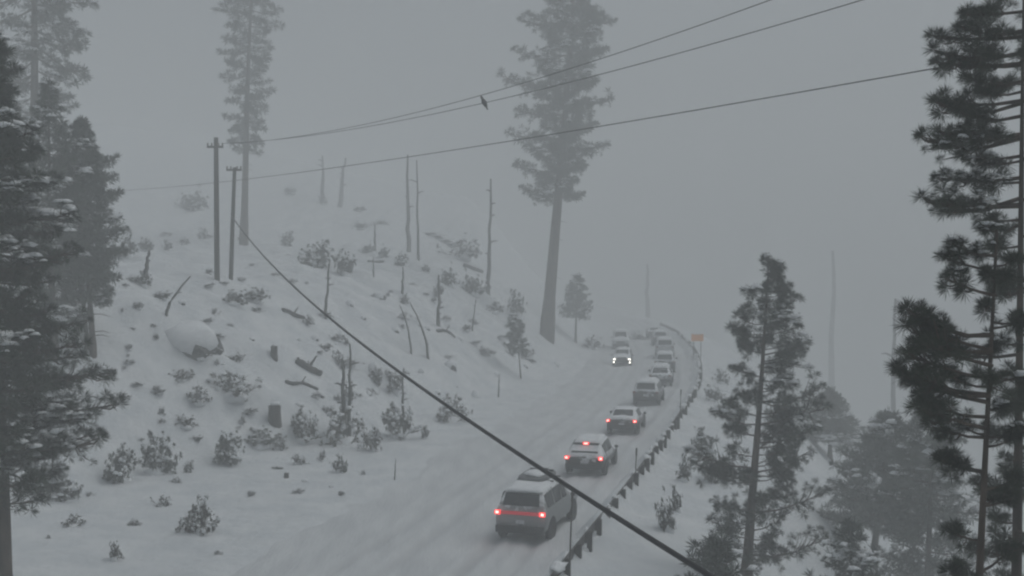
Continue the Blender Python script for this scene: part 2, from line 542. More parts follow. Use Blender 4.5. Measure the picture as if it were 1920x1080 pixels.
def pine(name, label, base, H, r0, crown, prof, nb, ntuft, tsize, nbl=26, bw=.05, lean=(0, 0), snow=.25, seed=1,
         tips=(), rise=.12, spread=.30, frost=False, bend=0.0, azbias=None, group=None, twist=None, limbw=1.0, puff=.07, reach=.78, dead=0):
    """a pine: tapered trunk, limbs, needle tufts carried on twigs, and snow lying on the tufts.
    prof: (height fraction, limb length); tips: limbs given by (side metres, height, depth metres)"""
    g = np.random.default_rng(seed)
    root = empty(name, base)
    tag(root, label, 'tree', group)

    def tr(h):
        t = h / H
        w = .10 * math.sin(t * 5 + seed) * (H / 20)
        return np.array([lean[0] * t + bend * t * t + w * .6, lean[1] * t + w * .3, h])
    hs = np.linspace(0, H, 22)
    mb = MB()
    pts = [tr(h) for h in hs]; pts[0] = pts[0] - np.array([0, 0, 1.0])
    rad = [max(.018, r0 * (1 - .93 * (h / H) ** .9) * (1.18 if h < .05 * H else 1)) for h in hs]
    mb.tube(pts, rad, 9).build('trunk', M['bark'], root, smooth=True)
    cen = []; dr = []; sz = []
    lb = MB()
    limbs = []
    for k in range(nb):
        f = crown[0] + (crown[1] - crown[0]) * ((k + g.uniform(0, 1)) / nb)
        az = k * 2.399 + g.uniform(-.5, .5)
        if azbias is not None and g.uniform() < azbias[1]: az = azbias[0] + g.normal() * .6
        ln = np.interp(f, [p[0] for p in prof], [p[1] for p in prof]) * g.uniform(.62, 1.12)
        limbs.append((f * H, az, max(ln, .15), rise * g.uniform(.2, 1.8)))
    for (sx, h, sy) in tips:
        limbs.append((h, None, (sx, sy), rise))
    for (h, az, ln, rs) in limbs:
        if az is None:
            c = tr(h); dx, dy = ln[0] - c[0], ln[1]
            L = math.hypot(dx, dy); az = math.atan2(dy, dx); tipz = h
            start = tr(max(.05 * H, h - rs * L)); end = np.array([c[0] + dx, c[1] + dy, tipz])
        else:
            L = ln; start = tr(h)
            end = start + np.array([math.cos(az) * L, math.sin(az) * L, rs * L])
        dn = np.array([math.cos(az), math.sin(az), 0]); sd = np.array([-dn[1], dn[0], 0])
        sag = -L * .10 * g.uniform(.2, 1.3)

        def br(t): return start * (1 - t) + end * t + np.array([0, 0, sag * 4 * t * (1 - t)]) + sd * L * .05 * math.sin(t * 4 + h)
        r_b = max(.012, (.012 + .014 * L) * limbw)
        lb.tube([br(t) for t in (0, .33, .66, 1)], [r_b, r_b * .75, r_b * .5, r_b * .25], 5, cap=False)
        n = max(3, int(ntuft * (.35 + .65 * L / max(p[1] for p in prof))))
        for j in range(n):
            t = 1 - (j / n) * reach * g.uniform(.8, 1.1)
            t = min(1, max(.12, t))
            lat = g.normal() * spread * L * (.25 + .75 * math.sin(math.pi * min(.92, t))) * .55
            p0 = br(max(.05, t - .12))
            c = br(t) + sd * lat + np.array([0, 0, g.uniform(-.10, .22) * tsize * 1.6 + g.normal() * puff * L])
            if j < 2: c = br(1.0) + dn * g.uniform(-.1, .15) * tsize + sd * g.normal() * tsize * .4
            if np.linalg.norm(c - p0) > .25 * tsize:
                lb.tube([p0, (p0 + c) / 2 + np.array([0, 0, -.03 * L]), c], [r_b * .35 + .006, r_b * .25 + .005, .005], 3, cap=False)
            q = c - p0; q = q / (np.linalg.norm(q) + 1e-6)
            cen.append(c); dr.append(q * .7 + np.array([0, 0, .45])); sz.append(tsize * g.uniform(.55, 1.25))
    for (h, az, L) in [(g.uniform(.25, 1) * crown[0] * H, g.uniform(0, 6.28), g.uniform(.3, 1.4)) for _ in range(dead)]:
        s = tr(h); lb.tube([s, s + np.array([math.cos(az) * L * .6, math.sin(az) * L * .6, .03]), s + np.array([math.cos(az) * L, math.sin(az) * L, -.12 * L])], [.03, .018, .006], 4, cap=False)
    if crown[1] > .9:
        for k in range(int(6 + 3 * nb / 40)):
            c = tr(H * (1 - .012 * k)) + g.normal(size=3) * tsize * .3
            cen.append(c); dr.append(np.array([0, 0, 1.])); sz.append(tsize * .8)
    tag(lb.build('limbs', M['bark'], root), kind='stuff')
    cen = np.array(cen); dr = np.array(dr); sz = np.array(sz)
    dr /= np.linalg.norm(dr, axis=1, keepdims=True)
    v, f = blades(cen, dr, sz, nbl, bw, .95, g)
    tag(link(bpy.data.objects.new('crown', np_mesh('crown', v, f, M['needle_frost' if frost else 'needle'])), root), kind='stuff')
    if snow > 0:
        d_near = base[1] < 24
        # clumps of snow held on the upper side of the tufts
        top = cen + np.array([0, 0, 1]) * sz[:, None] * .42
        key = fbm(cen[:, 0] * 1.0 + 40 + cen[:, 1] * .5, cen[:, 2] * 2.2, .55, 2, seed * 1.3)
        sel = np.argsort(-key + g.normal(size=len(key)) * .035)[:int(snow * len(key))]
        vs = []; fs = []; o = 0
        for i in sel:
            s = sz[i] * g.uniform(.45, .95) * (.62 if d_near else 1)
            m = 7
            th = np.arange(m) * 2 * math.pi / m + g.uniform(0, 6)
            rr = g.uniform(.55, 1.15, m) * s
            st = g.uniform(.7, 1.5); az = g.uniform(0, 3.1)
            ox = np.cos(th) * rr * st; oy = np.sin(th) * rr / st
            rx = ox * math.cos(az) - oy * math.sin(az); ry = ox * math.sin(az) + oy * math.cos(az)
            c = top[i]
            ring = np.stack([c[0] + rx, c[1] + ry, c[2] - .22 * s + g.normal(size=m) * .12 * s], -1)
            ring2 = np.stack([c[0] + rx * .6, c[1] + ry * .6, c[2] + .12 * s + g.normal(size=m) * .06 * s], -1)
            vs += [ring, ring2, np.array([[c[0], c[1], c[2] + .22 * s], [c[0], c[1], c[2] - .2 * s]])]
            for k in range(m):
                k2 = (k + 1) % m
                fs += [(o + k, o + k2, o + m + k2), (o + k, o + m + k2, o + m + k), (o + m + k, o + m + k2, o + 2 * m), (o + k2, o + k, o + 2 * m + 1)]
            o += 2 * m + 2
        if vs:
            tag(link(bpy.data.objects.new('snow_load', np_mesh('snow_load', np.concatenate(vs), np.array(fs), M['snow_cap'], True)), root), kind='stuff')
    return root


def side_tips(u_base_px, d, base, pairs, depth=.8, seed=0):
    """limb tips given as picture points turned into metres from the trunk foot"""
    g = random.Random(seed); out = []
    for (u, v) in pairs:
        p = P(u, v, d)
        out.append((p[0] - base[0], p[2] - base[2], g.uniform(-depth, depth)))
    return out


def height_to(base, v, d=None):
    d = d or base[1]
    return P(960, v, d)[2] - base[2]


# the tall pine on the bank above the road
b = ground(1027, 636)
d = b[1]
k = d / F_PX
H = height_to(b, -150)
pine('pine_tree', 'very tall pine with bare lower trunk standing on the roadside bank', b, H, .60 * d / 100, (.34, 1.0),
     [(.32, 2.0), (.42, 3.0), (.55, 3.2), (.7, 3.6), (.9, 2.6), (1, .4)], 120, 26, .50 * d / 100, 28, .05, lean=(56 * k, 0), snow=.13, seed=11,
     tips=side_tips(1027, d, b, [(975, 40), (962, 92), (938, 142), (968, 205), (950, 248), (966, 312), (976, 352), (1000, 368), (1150, 40), (1135, 95), (1146, 182), (1118, 232),
                                 (1142, 268), (1098, 312), (1094, 362), (990, 30), (1130, 20), (985, 150), (1120, 150), (985, 275), (1110, 285)], 1.2, 3),
     rise=.10, spread=.34, limbw=1.3, dead=16)
PINE_C = b

# the fainter tall pine up the slope, behind the poles
b = ground(455, 457)
d = b[1]; k = d / F_PX
F_BASE = b
pine('pine_tree', 'faint tall pine in the fog directly behind the two utility poles', b, height_to(b, -190), .36 * d / 100, (.26, 1.0),
     [(.26, 26 * k), (.4, 44 * k), (.6, 58 * k), (.85, 54 * k), (1, 10 * k)], 84, 17, .50 * d / 100, 22, .055, lean=(28 * k, 0), snow=.10, seed=21, rise=-.02, spread=.34, limbw=1.2, dead=8)

# upper left: grey pine behind, then the dark wall of pines at the edge
b = ground(70, 400)
d = 92.
b = np.array([*P(62, 540, d)[:2], 0]); b[2] = float(zland(b[0], b[1]))
k = d / F_PX
pine('pine_tree', 'grey pine with snowy drooping boughs towering behind the dark pines', b, height_to(b, -330, d), .50, (.30, 1.0),
     [(.28, 3.4), (.5, 4.3), (.7, 4.0), (1, .3)], 46, 24, .62, 26, .05, lean=(10 * k, 0), snow=.34, seed=31, rise=-.28, spread=.34, limbw=1.2,
     tips=side_tips(62, d, b, [(158, 82), (150, 130), (135, 45), (120, 180), (118, 10)], .8, 5))

L2 = ground(176, 666)
d = L2[1]; k = d / F_PX
pine('pine_tree', 'dark dense pine with a spiky top at the right of the dark clump', L2, height_to(L2, 228), .17, (.22, 1.0),
     [(.2, 1.2), (.45, 1.75), (.75, 1.45), (.93, .7), (1, .12)], 74, 20, .38, 26, .055, lean=(-22 * k, 0), snow=.10, seed=41, rise=.02, spread=.36,
     tips=side_tips(176, d, L2, [(213, 295), (214, 330), (222, 362), (243, 430), (226, 470), (216, 520)], .4, 6), dead=6)
b = ground(166, 655)
pine('pine_tree', 'slim dark pine standing against the spiky topped one', b, height_to(b, 300), .13, (.36, 1.0),
     [(.3, 1.0), (.5, 1.5), (.8, 1.2), (1, .1)], 50, 15, .36, 26, .055, lean=(-36 * k, 0), snow=.12, seed=43, rise=.02, spread=.36, dead=5)

L1 = np.array([*P(0, 540, 32)[:2], 0.]); L1[2] = float(zland(L1[0], L1[1]))
d = 32.; k = d / F_PX
pine('pine_tree', 'large dark pine with low boughs sweeping down to the snow', L1, height_to(L1, 60, d), .24, (.26, 1.0),
     [(0, 1.6), (.2, 2.2), (.3, 2.6), (.5, 2.0), (.75, 1.5), (.93, .7), (1, .2)], 116, 24, .28, 78, .022, lean=(-10 * k, 0), snow=.20, seed=51, rise=.04, spread=.36,
     tips=side_tips(0, d, L1, [(228, 755), (200, 815), (208, 700), (175, 640), (165, 600), (150, 470), (155, 400), (110, 335), (90, 250), (170, 700), (190, 770), (120, 835)], .8, 7))
b = np.array([*P(-95, 540, 30)[:2], 0.]); b[2] = float(zland(b[0], b[1]))
pine('pine_tree', 'dark pine standing closest to the road verge in the dark clump', b, height_to(b, 90, 30.), .22, (.24, 1.0),
     [(0, 1.6), (.3, 2.0), (.5, 1.7), (.8, 1.2), (1, .2)], 80, 20, .30, 48, .032, lean=(1.3, 0), snow=.2, seed=57, rise=.02, spread=.36)
b = np.array([*P(100, 540, 58)[:2], 0.]); b[2] = float(zland(b[0], b[1]))
pine('pine_tree', 'dark pine filling the middle of the clump between its neighbours', b, height_to(b, 150, 58.), .22, (.12, 1.0),
     [(.1, 2.0), (.4, 2.0), (.75, 1.5), (1, .15)], 72, 19, .42, 24, .055, lean=(-.2, 0), snow=.22, seed=59, rise=.0, spread=.36)

# right side, below the shoulder
d = 40.; k = d / F_PX
R5 = np.array([*P(1403, 540, d)[:2], 0.]); R5[2] = float(zland(R5[0], R5[1]))
pine('pine_tree', 'slender pine with rounded needle clumps rising from below the guardrail', R5, height_to(R5, 488, d), .21, (.06, 1.0),
     [(0, 1.3), (.15, 1.5), (.35, 1.5), (.5, 1.35), (.7, 1.05), (.85, .8), (.95, .42), (1, .15)], 78, 16, .26, 72, .026, lean=(38 * k, 0), snow=.13, seed=61, rise=.30, spread=.30,
     tips=side_tips(1403, d, R5, [(1380, 590), (1378, 615), (1395, 545), (1500, 560), (1492, 610), (1474, 535), (1510, 665), (1535, 720), (1520, 640), (1470, 570), (1390, 650), (1372, 690),
                                  (1340, 770), (1305, 870), (1290, 840), (1330, 880), (1355, 965), (1545, 760), (1550, 920), (1530, 850), (1360, 800), (1515, 800), (1540, 1000), (1475, 500)], .7, 8),
     azbias=(0.0, .34), limbw=.9, dead=4, reach=.55, puff=.12)

d = 13.; k = d / F_PX
R2 = np.array([*P(1795, 540, d)[:2], 0.]); R2[2] = float(zland(R2[0], R2[1]))
pine('pine_tree', 'near dark pine with forked left boughs and a stout leaning trunk', R2, height_to(R2, 430, d), .145, (.34, 1.0),
     [(.25, .65), (.5, .8), (.7, .7), (.9, .45), (1, .1)], 36, 16, .145, 125, .017, lean=(70 * k, 0), snow=.24, seed=71, rise=.30, spread=.30,
     tips=side_tips(1795, d, R2, [(1722, 585), (1700, 610), (1696, 660), (1695, 705), (1715, 640), (1740, 620), (1735, 745), (1712, 760), (1770, 480), (1790, 455), (1760, 520), (1775, 700), (1750, 790), (1760, 860),
                                  (1890, 520), (1900, 600), (1910, 700), (1900, 800), (1905, 900), (1880, 660), (1880, 760), (1840, 470), (1700, 580), (1690, 690), (1720, 700)], .3, 9),
     limbw=1.1, dead=8, reach=.45, puff=.10)
d = 16.; k = d / F_PX
R1 = np.array([*P(1890, 540, d)[:2], 0.]); R1[2] = float(zland(R1[0], R1[1]))
pine('pine_tree', 'tall dark pine with layered boughs that the lowest power line runs into', R1, height_to(R1, -120, d), .155, (.12, 1.0),
     [(.1, .9), (.4, 1.05), (.7, 1.0), (.85, 1.1), (1, .2)], 46, 18, .165, 110, .018, lean=(30 * k, 0), snow=.14, seed=81, rise=.02, spread=.32,
     tips=side_tips(1890, d, R1, [(1750, 65), (1748, 95), (1752, 115), (1790, 55), (1830, 20), (1765, 185), (1758, 190), (1800, 150), (1720, 255), (1745, 248), (1790, 215), (1770, 330), (1745, 368), (1748, 383),
                                  (1790, 380), (1800, 290), (1830, 340), (1835, 410), (1840, 100), (1860, 60), (1820, 120), (1840, 170), (1850, 460), (1815, 20), (1840, 250), (1860, 300), (1870, 540), (1860, 640), (1870, 760), (1868, 880), (1880, 980)], .35, 10),
     limbw=1.1, dead=6, reach=.6, puff=.05)
d = 18.
b = np.array([*P(1960, 540, d)[:2], 0.]); b[2] = float(zland(b[0], b[1]))
pine('pine_tree', 'dense dark pine standing behind the stout leaning trunk', b, height_to(b, 330, d), .15, (.05, 1.0),
     [(0, 1.2), (.3, 1.2), (.6, 1.0), (1, .15)], 60, 17, .19, 60, .032, lean=(.2, 0), snow=.10, seed=83, rise=.05, spread=.34)
d = 58.; k = d / F_PX
b = np.array([*P(1640, 540, d)[:2], 0.]); b[2] = float(zland(b[0], b[1]))
pine('pine_tree', 'grey frosted pine with a broad crown on the slope below the road', b, height_to(b, 780, d), .22, (.25, 1.0),
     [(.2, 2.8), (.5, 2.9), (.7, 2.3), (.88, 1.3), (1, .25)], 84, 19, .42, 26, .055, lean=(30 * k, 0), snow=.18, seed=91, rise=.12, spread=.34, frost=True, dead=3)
d = 50.
b = np.array([*P(1740, 540, d)[:2], 0.]); b[2] = float(zland(b[0], b[1]))
pine('pine_tree', 'grey frosted pine half hidden behind the forked near pine', b, height_to(b, 720, d), .2, (.2, 1.0),
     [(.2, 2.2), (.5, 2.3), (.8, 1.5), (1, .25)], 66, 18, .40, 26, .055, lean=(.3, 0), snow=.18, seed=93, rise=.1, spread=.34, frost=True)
d = 84.
b = np.array([*P(1558, 540, d)[:2], 0.]); b[2] = float(zland(b[0], b[1]))
pine('pine_tree', 'pale narrow conifer almost lost in fog beyond the slender pine', b, height_to(b, 735, d), .2, (.3, 1.0),
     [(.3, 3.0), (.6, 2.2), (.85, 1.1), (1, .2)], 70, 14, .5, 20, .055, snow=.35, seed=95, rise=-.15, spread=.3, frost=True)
# small trees by the foot of the tall pine
b = ground(1079, 641)
d = b[1]
pine('young_pine', 'small rounded pine beside the foot of the tall roadside pine', b, height_to(b, 516), .12 * d / 100, (.36, 1.0),
     [(.34, 1.75), (.5, 2.1), (.7, 1.5), (.9, .8), (1, .2)], 40, 16, .42, 24, .055, lean=(.25, 0), snow=.15, seed=97, rise=.02)
b = ground(977, 710); d = b[1]
pine('young_pine', 'crooked young pine on a bare leaning stem by the road bank', b, height_to(b, 590), .07, (.42, 1.0),
     [(.4, .8), (.55, 1.05), (.8, .9), (1, .2)], 26, 13, .30, 24, .055, lean=(-px(10, d), 0), bend=-px(4, d), snow=.15, seed=99, rise=.02)
b = ground(935, 1230, 12, 60)
for (u, v, top, dd, sd, lab) in ((1345, 0, 1018, 31., 101, 'bare twiggy pine tip poking up under the thick black cable'), (1600, 0, 985, 36., 103, 'low dark pine top between the slender pine and the stout trunk')):
    b = np.array([*P(u, 540, dd)[:2], 0.]); b[2] = float(zland(b[0], b[1]))
    pine('young_pine', lab, b, height_to(b, top, dd), .10, (.15, 1.0), [(.1, 1.5), (.5, 1.4), (.85, .7), (1, .15)], 44, 12, .30, 26, .05, snow=.2, seed=sd, rise=.25, frost=True)

# ------------------------------------------------------------------ dead stems, stumps, logs, rocks
def snag(u, v, ut, vt, w, label, curve=0.0, stubs=4, seed=0, name='dead_tree', dd=None, group=None, cat='dead tree', wood='deadwood'):
    b = ground(u, v) if dd is None else np.array([*P(u, 540, dd)[:2], 0.])
    if dd is not None: b[2] = float(zland(b[0], b[1]))
    d = b[1]
    root = empty(name, b)
    tag(root, label, cat, group)
    top = P(ut, vt, d) - b
    g = random.Random(seed); r = px(w, d) / 2
    n = 9; pts = []
    for i in range(n + 1):
        t = i / n
        p = top * t + np.array([curve * math.sin(math.pi * t) * np.linalg.norm(top), 0, 0])
        if 0 < i: p = p + np.array([g.uniform(-.4, .4) * r, g.uniform(-.4, .4) * r, 0])
        pts.append(p)
    pts[0] = pts[0] + np.array([0, 0, -.4])
    MB().tube(pts, [r * (1.1 - .72 * i / n) for i in range(n + 1)], 7).build('trunk', M[wood], root, smooth=True)
    if stubs:
        mb = MB(); L0 = float(np.linalg.norm(top))
        for k in range(stubs):
            t = g.uniform(.25, .95); i = int(t * n); p = pts[i]
            az = g.uniform(0, 6.28); L = min(L0 * g.uniform(.04, .13), g.uniform(.4, 1.3))
            mb.tube([p, p + np.array([math.cos(az) * L * .6, math.sin(az) * L * .6, L * .25]), p + np.array([math.cos(az) * L, math.sin(az) * L, L * .2])], [r * .45, r * .3, r * .12], 4)
        tag(mb.build('branch_stubs', M[wood], root), kind='stuff')
    return root


snag(915, 551, 921, 335, 8, 'tall straight dead trunk with a snapped top, left of the tall roadside pine', seed=1, stubs=7)
snag(766, 470, 763, 290, 8, 'faint tall thicker dead trunk of a close pair high on the slope', seed=2)
snag(785, 488, 781, 300, 5, 'faint slim dead trunk of a close pair high on the slope', seed=3)
snag(610, 597, 618, 487, 6, 'short dead stem crossed by the thick black cable', seed=4)
snag(754, 550, 756, 500, 5, 'short dark stem under a round snowy bush on the slope', seed=5, stubs=2)
snag(771, 664, 750, 572, 4, 'thin bent dead stem, slighter of a leaning pair', curve=.05, seed=6, stubs=5)
snag(803, 672, 768, 566, 5, 'thin bent dead stem, longer of a leaning pair', curve=.07, seed=7, stubs=5)
snag(822, 611, 824, 515, 7, 'dead stem with a ragged tuft of twigs halfway up', seed=8, stubs=12)
snag(655, 825, 657, 645, 8, 'twin dead trunk rising out of roadside brush', seed=9, stubs=9)
snag(645, 825, 642, 672, 11, 'thick pale dead trunk leaning on the thinner one in roadside brush', seed=10, stubs=6)
snag(755, 800, 756, 690, 6, 'dead stem standing in a rounded bush by the verge', seed=11, stubs=8)
snag(310, 592, 358, 518, 6, 'dead sapling arching over the snow below the utility poles', curve=-.08, seed=12, stubs=3)
snag(703, 470, 703, 420, 5, 'faint dead stem behind dark bushes high on the slope', seed=13)
snag(270, 530, 280, 470, 10, 'pale leaning stub of a dead tree right of the dark clump', seed=14, stubs=5)
snag(1672, 0, 1678, 560, 11, 'faint tall dead trunk rising out of the valley fog', dd=125., seed=15, stubs=6, wood='fog_paled_wood')
snag(1560, 0, 1563, 470, 14, 'barely visible dead trunk far out in the valley fog', dd=230., seed=16, stubs=4, wood='fog_paled_wood')
snag(1213, 0, 1214, 495, 10, 'barely visible dead trunk beyond the bend of the road', dd=250., seed=17, stubs=3, wood='fog_paled_wood')
snag(606, 382, 604, 292, 8, 'faint fog paled dead trunk, upright one of two at the top of the slope', seed=22, stubs=5, wood='fog_paled_wood')
snag(636, 390, 648, 296, 9, 'faint fog paled dead trunk, leaning one of two at the top of the slope', seed=23, stubs=5, wood='fog_paled_wood')
snag(935, 745, 936, 700, 3, 'short twig standing in the snow above the road', seed=18, stubs=2, name='bare_sapling', cat='sapling')
snag(885, 620, 893, 560, 3, 'thin bare sapling on the slope below dark bushes', seed=19, stubs=4, name='bare_sapling', cat='sapling')
snag(700, 520, 700, 480, 3, 'thin bare sapling above the cable on the slope', seed=20, stubs=4, name='bare_sapling', cat='sapling')
snag(740, 900, 742, 860, 2.5, 'single thin stalk sticking out of the flat verge', seed=21, stubs=2, name='bare_sapling', cat='sapling')


def stump(u, v, w, h, label):
    b = ground(u, v); d = b[1]
    root = empty('tree_stump', b); tag(root, label, 'stump')
    r = px(w, d) / 2; hh = px(h, d)
    MB().lathe([(r * 1.15, -.3), (r * 1.05, hh * .2), (r * .95, hh * .7), (r * .98, hh), (r * .5, hh * 1.02)], sides=9).build('trunk', M['deadwood'], root, ang=40)
    MB().blob((r * .1, .1, hh * 1.05), (r * 1.0, r * 1.0, hh * .22), u, 1, .4, -.2).build('snow_cap', M['snow_cap'], root, smooth=True)


stump(514, 671, 13, 22, 'small narrow dark stump standing on open snow above the fallen logs')
stump(515, 792, 24, 32, 'larger charred stump standing in snow above roadside brush')
stump(537, 896, 9, 9, 'tiny black stump top showing at the edge of the verge')


def log(u, v, u2, v2, w, label, limb=True):
    a = ground(u, v); b = ground(u2, v2)
    c = (a + b) / 2; c[2] = float(zland(c[0], c[1]))
    root = empty('fallen_log', c); tag(root, label, 'log')
    r = px(w, c[1]) / 2
    pts = []
    for t in (0, .25, .5, .75, 1):
        p = a * (1 - t) + b * t; p[2] = max(p[2], float(zland(p[0], p[1]))) + r * .5
        pts.append(p - c)
    MB().tube(pts, [r, r * .95, r * .9, r * .85, r * .7], 8).build('trunk', M['deadwood'], root, smooth=True)
    s = MB()
    for t, k in zip(pts[:-1], range(4)):
        q = (np.array(t) + np.array(pts[k + 1])) / 2
        s.blob((q[0], q[1] + .05, q[2] + r * .75), (np.linalg.norm(np.array(t) - pts[k + 1])*.5, r * .8, r * .35), k + u, 1, .5)
    tag(s.build('snow_cap', M['snow_cap'], root, smooth=True), kind='stuff')
    if limb: MB().tube([pts[2], np.array(pts[2]) + [r * 2, 0, r * 3]], [r * .4, r * .2], 5).build('branch_stub', M['deadwood'], root)


log(530, 584, 570, 599, 9, 'dark fallen log lying on bare snow left of the cable')
log(555, 680, 603, 706, 15, 'thick fallen log with a broken limb below the narrow stump')
log(535, 718, 596, 732, 8, 'slim fallen log half buried under the thick one')
log(820, 623, 852, 634, 7, 'short fallen log under the dead stem with ragged twigs')
log(690, 492, 720, 492, 6, 'faint fallen log under dark bushes high on the slope', False)
log(860, 465, 800, 440, 9, 'faint long windfall trunk on the hazy ridge', False)
log(870, 500, 905, 512, 9, 'faint windfall trunk beside the tall straight dead trunk', False)


def rock(u, v, w, h, label, face=1.0, group=None, seed=0):
    b = ground(u, v); d = b[1]
    root = empty('boulder', b); tag(root, label, 'rock', group)
    rw, rh = px(w, d) / 2, px(h, d)
    zc = float(zland(b[0], b[1] + rw * .75)) - b[2]
    MB().blob((0, rw * .75, min(zc, rh * .5) - rh * .30), (rw, rw * .8, rh * .70), seed + 1, 2, .5).build('stone', M['rock'], root, ang=35)
    MB().blob((-rw * .08, rw * .95, min(zc, rh * .5) + rh * .02), (rw * 1.06, rw * 1.05, rh * .80), seed + 7, 2, .35).build('snow_cap', M['snow_cap'], root, smooth=True)


rock(350, 672, 104, 52, 'big boulder under a thick dome of snow with a dark front face', seed=3)
rock(338, 572, 16, 8, 'flat dark stone below the arching dead sapling', seed=4)
small = [(712, 562, 20, 14), (740, 622, 16, 10), (655, 575, 16, 12), (845, 692, 24, 16), (892, 746, 18, 16), (690, 741, 12, 9), (1043, 686, 12, 10), (560, 762, 14, 8), (700, 706, 22, 26),
         (640, 632, 12, 8), (862, 640, 12, 8), (905, 655, 9, 7), (800, 618, 12, 8), (570, 905, 12, 7), (850, 868, 7, 5), (665, 972, 7, 4), (620, 915, 9, 6), (790, 700, 12, 9), (470, 640, 12, 6), (930, 705, 9, 8),
         (760, 700, 14, 9), (820, 740, 12, 8), (680, 600, 11, 7), (590, 640, 14, 9), (600, 745, 16, 8), (985, 690, 9, 7), (560, 640, 10, 6)]
for i, (u, v, w, h) in enumerate(small):
    if v > 860: rock(u, v, w, h, 'small dark lump of rock showing through the flat roadside snow', group='small rocks on the flat verge', seed=10 + i)
    else: rock(u, v, w, h, 'small dark rock poking out of the snow on the slope', group='small rocks on the snowy slope', seed=10 + i)


# ------------------------------------------------------------------ brush
def brush_proto(seed, leafy, brown):
    g = np.random.default_rng(seed)
    root = empty('shrub')
    st = MB()
    cen = []; dr = []
    for k in range(int(16 + 10 * leafy)):
        az = g.uniform(0, 6.28); el = g.uniform(.15, 1.3); L = g.uniform(.55, 1.0)
        d = np.array([math.cos(az) * math.cos(el), math.sin(az) * math.cos(el), math.sin(el)])
        m = d * L * .5 + g.normal(size=3) * .06; e = d * L * np.array([1, 1, .95]) + g.normal(size=3) * .08
        e[2] = max(e[2], .05)
        st.tube([(0, 0, -.15), m, e], [.02, .013, .005], 4, cap=False)
        for j in range(6):
            a = m * .6 + e * .4 + g.normal(size=3) * .03; q = e * g.uniform(.6, 1.02) + g.normal(size=3) * .15; q[2] = max(q[2], .04)
            st.tube([a, q], [.009, .004], 3, cap=False)
            cen.append(q); dr.append(d)
        cen.append(e); dr.append(d)
    tag(st.build('stems', M['leaf_brown'], root), kind='stuff')
    cen = np.array(cen); dr = np.array(dr)
    sel = g.uniform(size=len(cen)) < (.45 + .55 * leafy)
    sz = np.full(sel.sum(), .12) * g.uniform(.5, 1.5, sel.sum())
    v, f = blades(cen[sel], dr[sel], sz, 26, .10, .95, g)
    v[:, 2] = np.maximum(v[:, 2], -.05)
    tag(link(bpy.data.objects.new('foliage', np_mesh('foliage', v, f, M['leaf_brown' if brown else 'leaf'])), root), kind='stuff')
    sn = MB()
    pick = g.choice(len(cen), int(len(cen) * (.16 if not brown else .30)), replace=False)
    for i in pick:
        c = cen[i]
        sn.blob((c[0] * .96, c[1] * .96, c[2] + .07), (g.uniform(.07, .17), g.uniform(.07, .17), g.uniform(.03, .07)), int(i) + seed, 1, .5)
    sn.blob((0, .15, -.06), (.5, .5, .22), seed, 2, .5)
    tag(sn.build('snow_load', M['snow_cap'], root, smooth=True), kind='stuff')
    return root


protos = [brush_proto(201, 1.0, False), brush_proto(203, .8, False), brush_proto(205, .35, True), brush_proto(207, .6, True), brush_proto(209, .9, False), brush_proto(211, .7, False), brush_proto(213, .3, True), brush_proto(215, .5, True)]
used = set()


def shrub(u, v, w, h, kind, label, dark=1.0, group=None, deep=.8):
    b = ground(u, v); d = b[1]
    kind += 4 * (int(u + v) % 2)
    if kind in used: o = copy_tree(protos[kind])
    else: o = protos[kind]; used.add(kind)
    o.location = tuple(map(float, b))
    s = px(w, d) / 1.9
    o.scale = (s, s * deep, px(h, d) / .95)
    o.rotation_euler = (math.sin(u) * .15, math.cos(v) * .15, (u * 7 + v * 3) % 628 / 100.)
    tag(o, label, 'shrub', group)


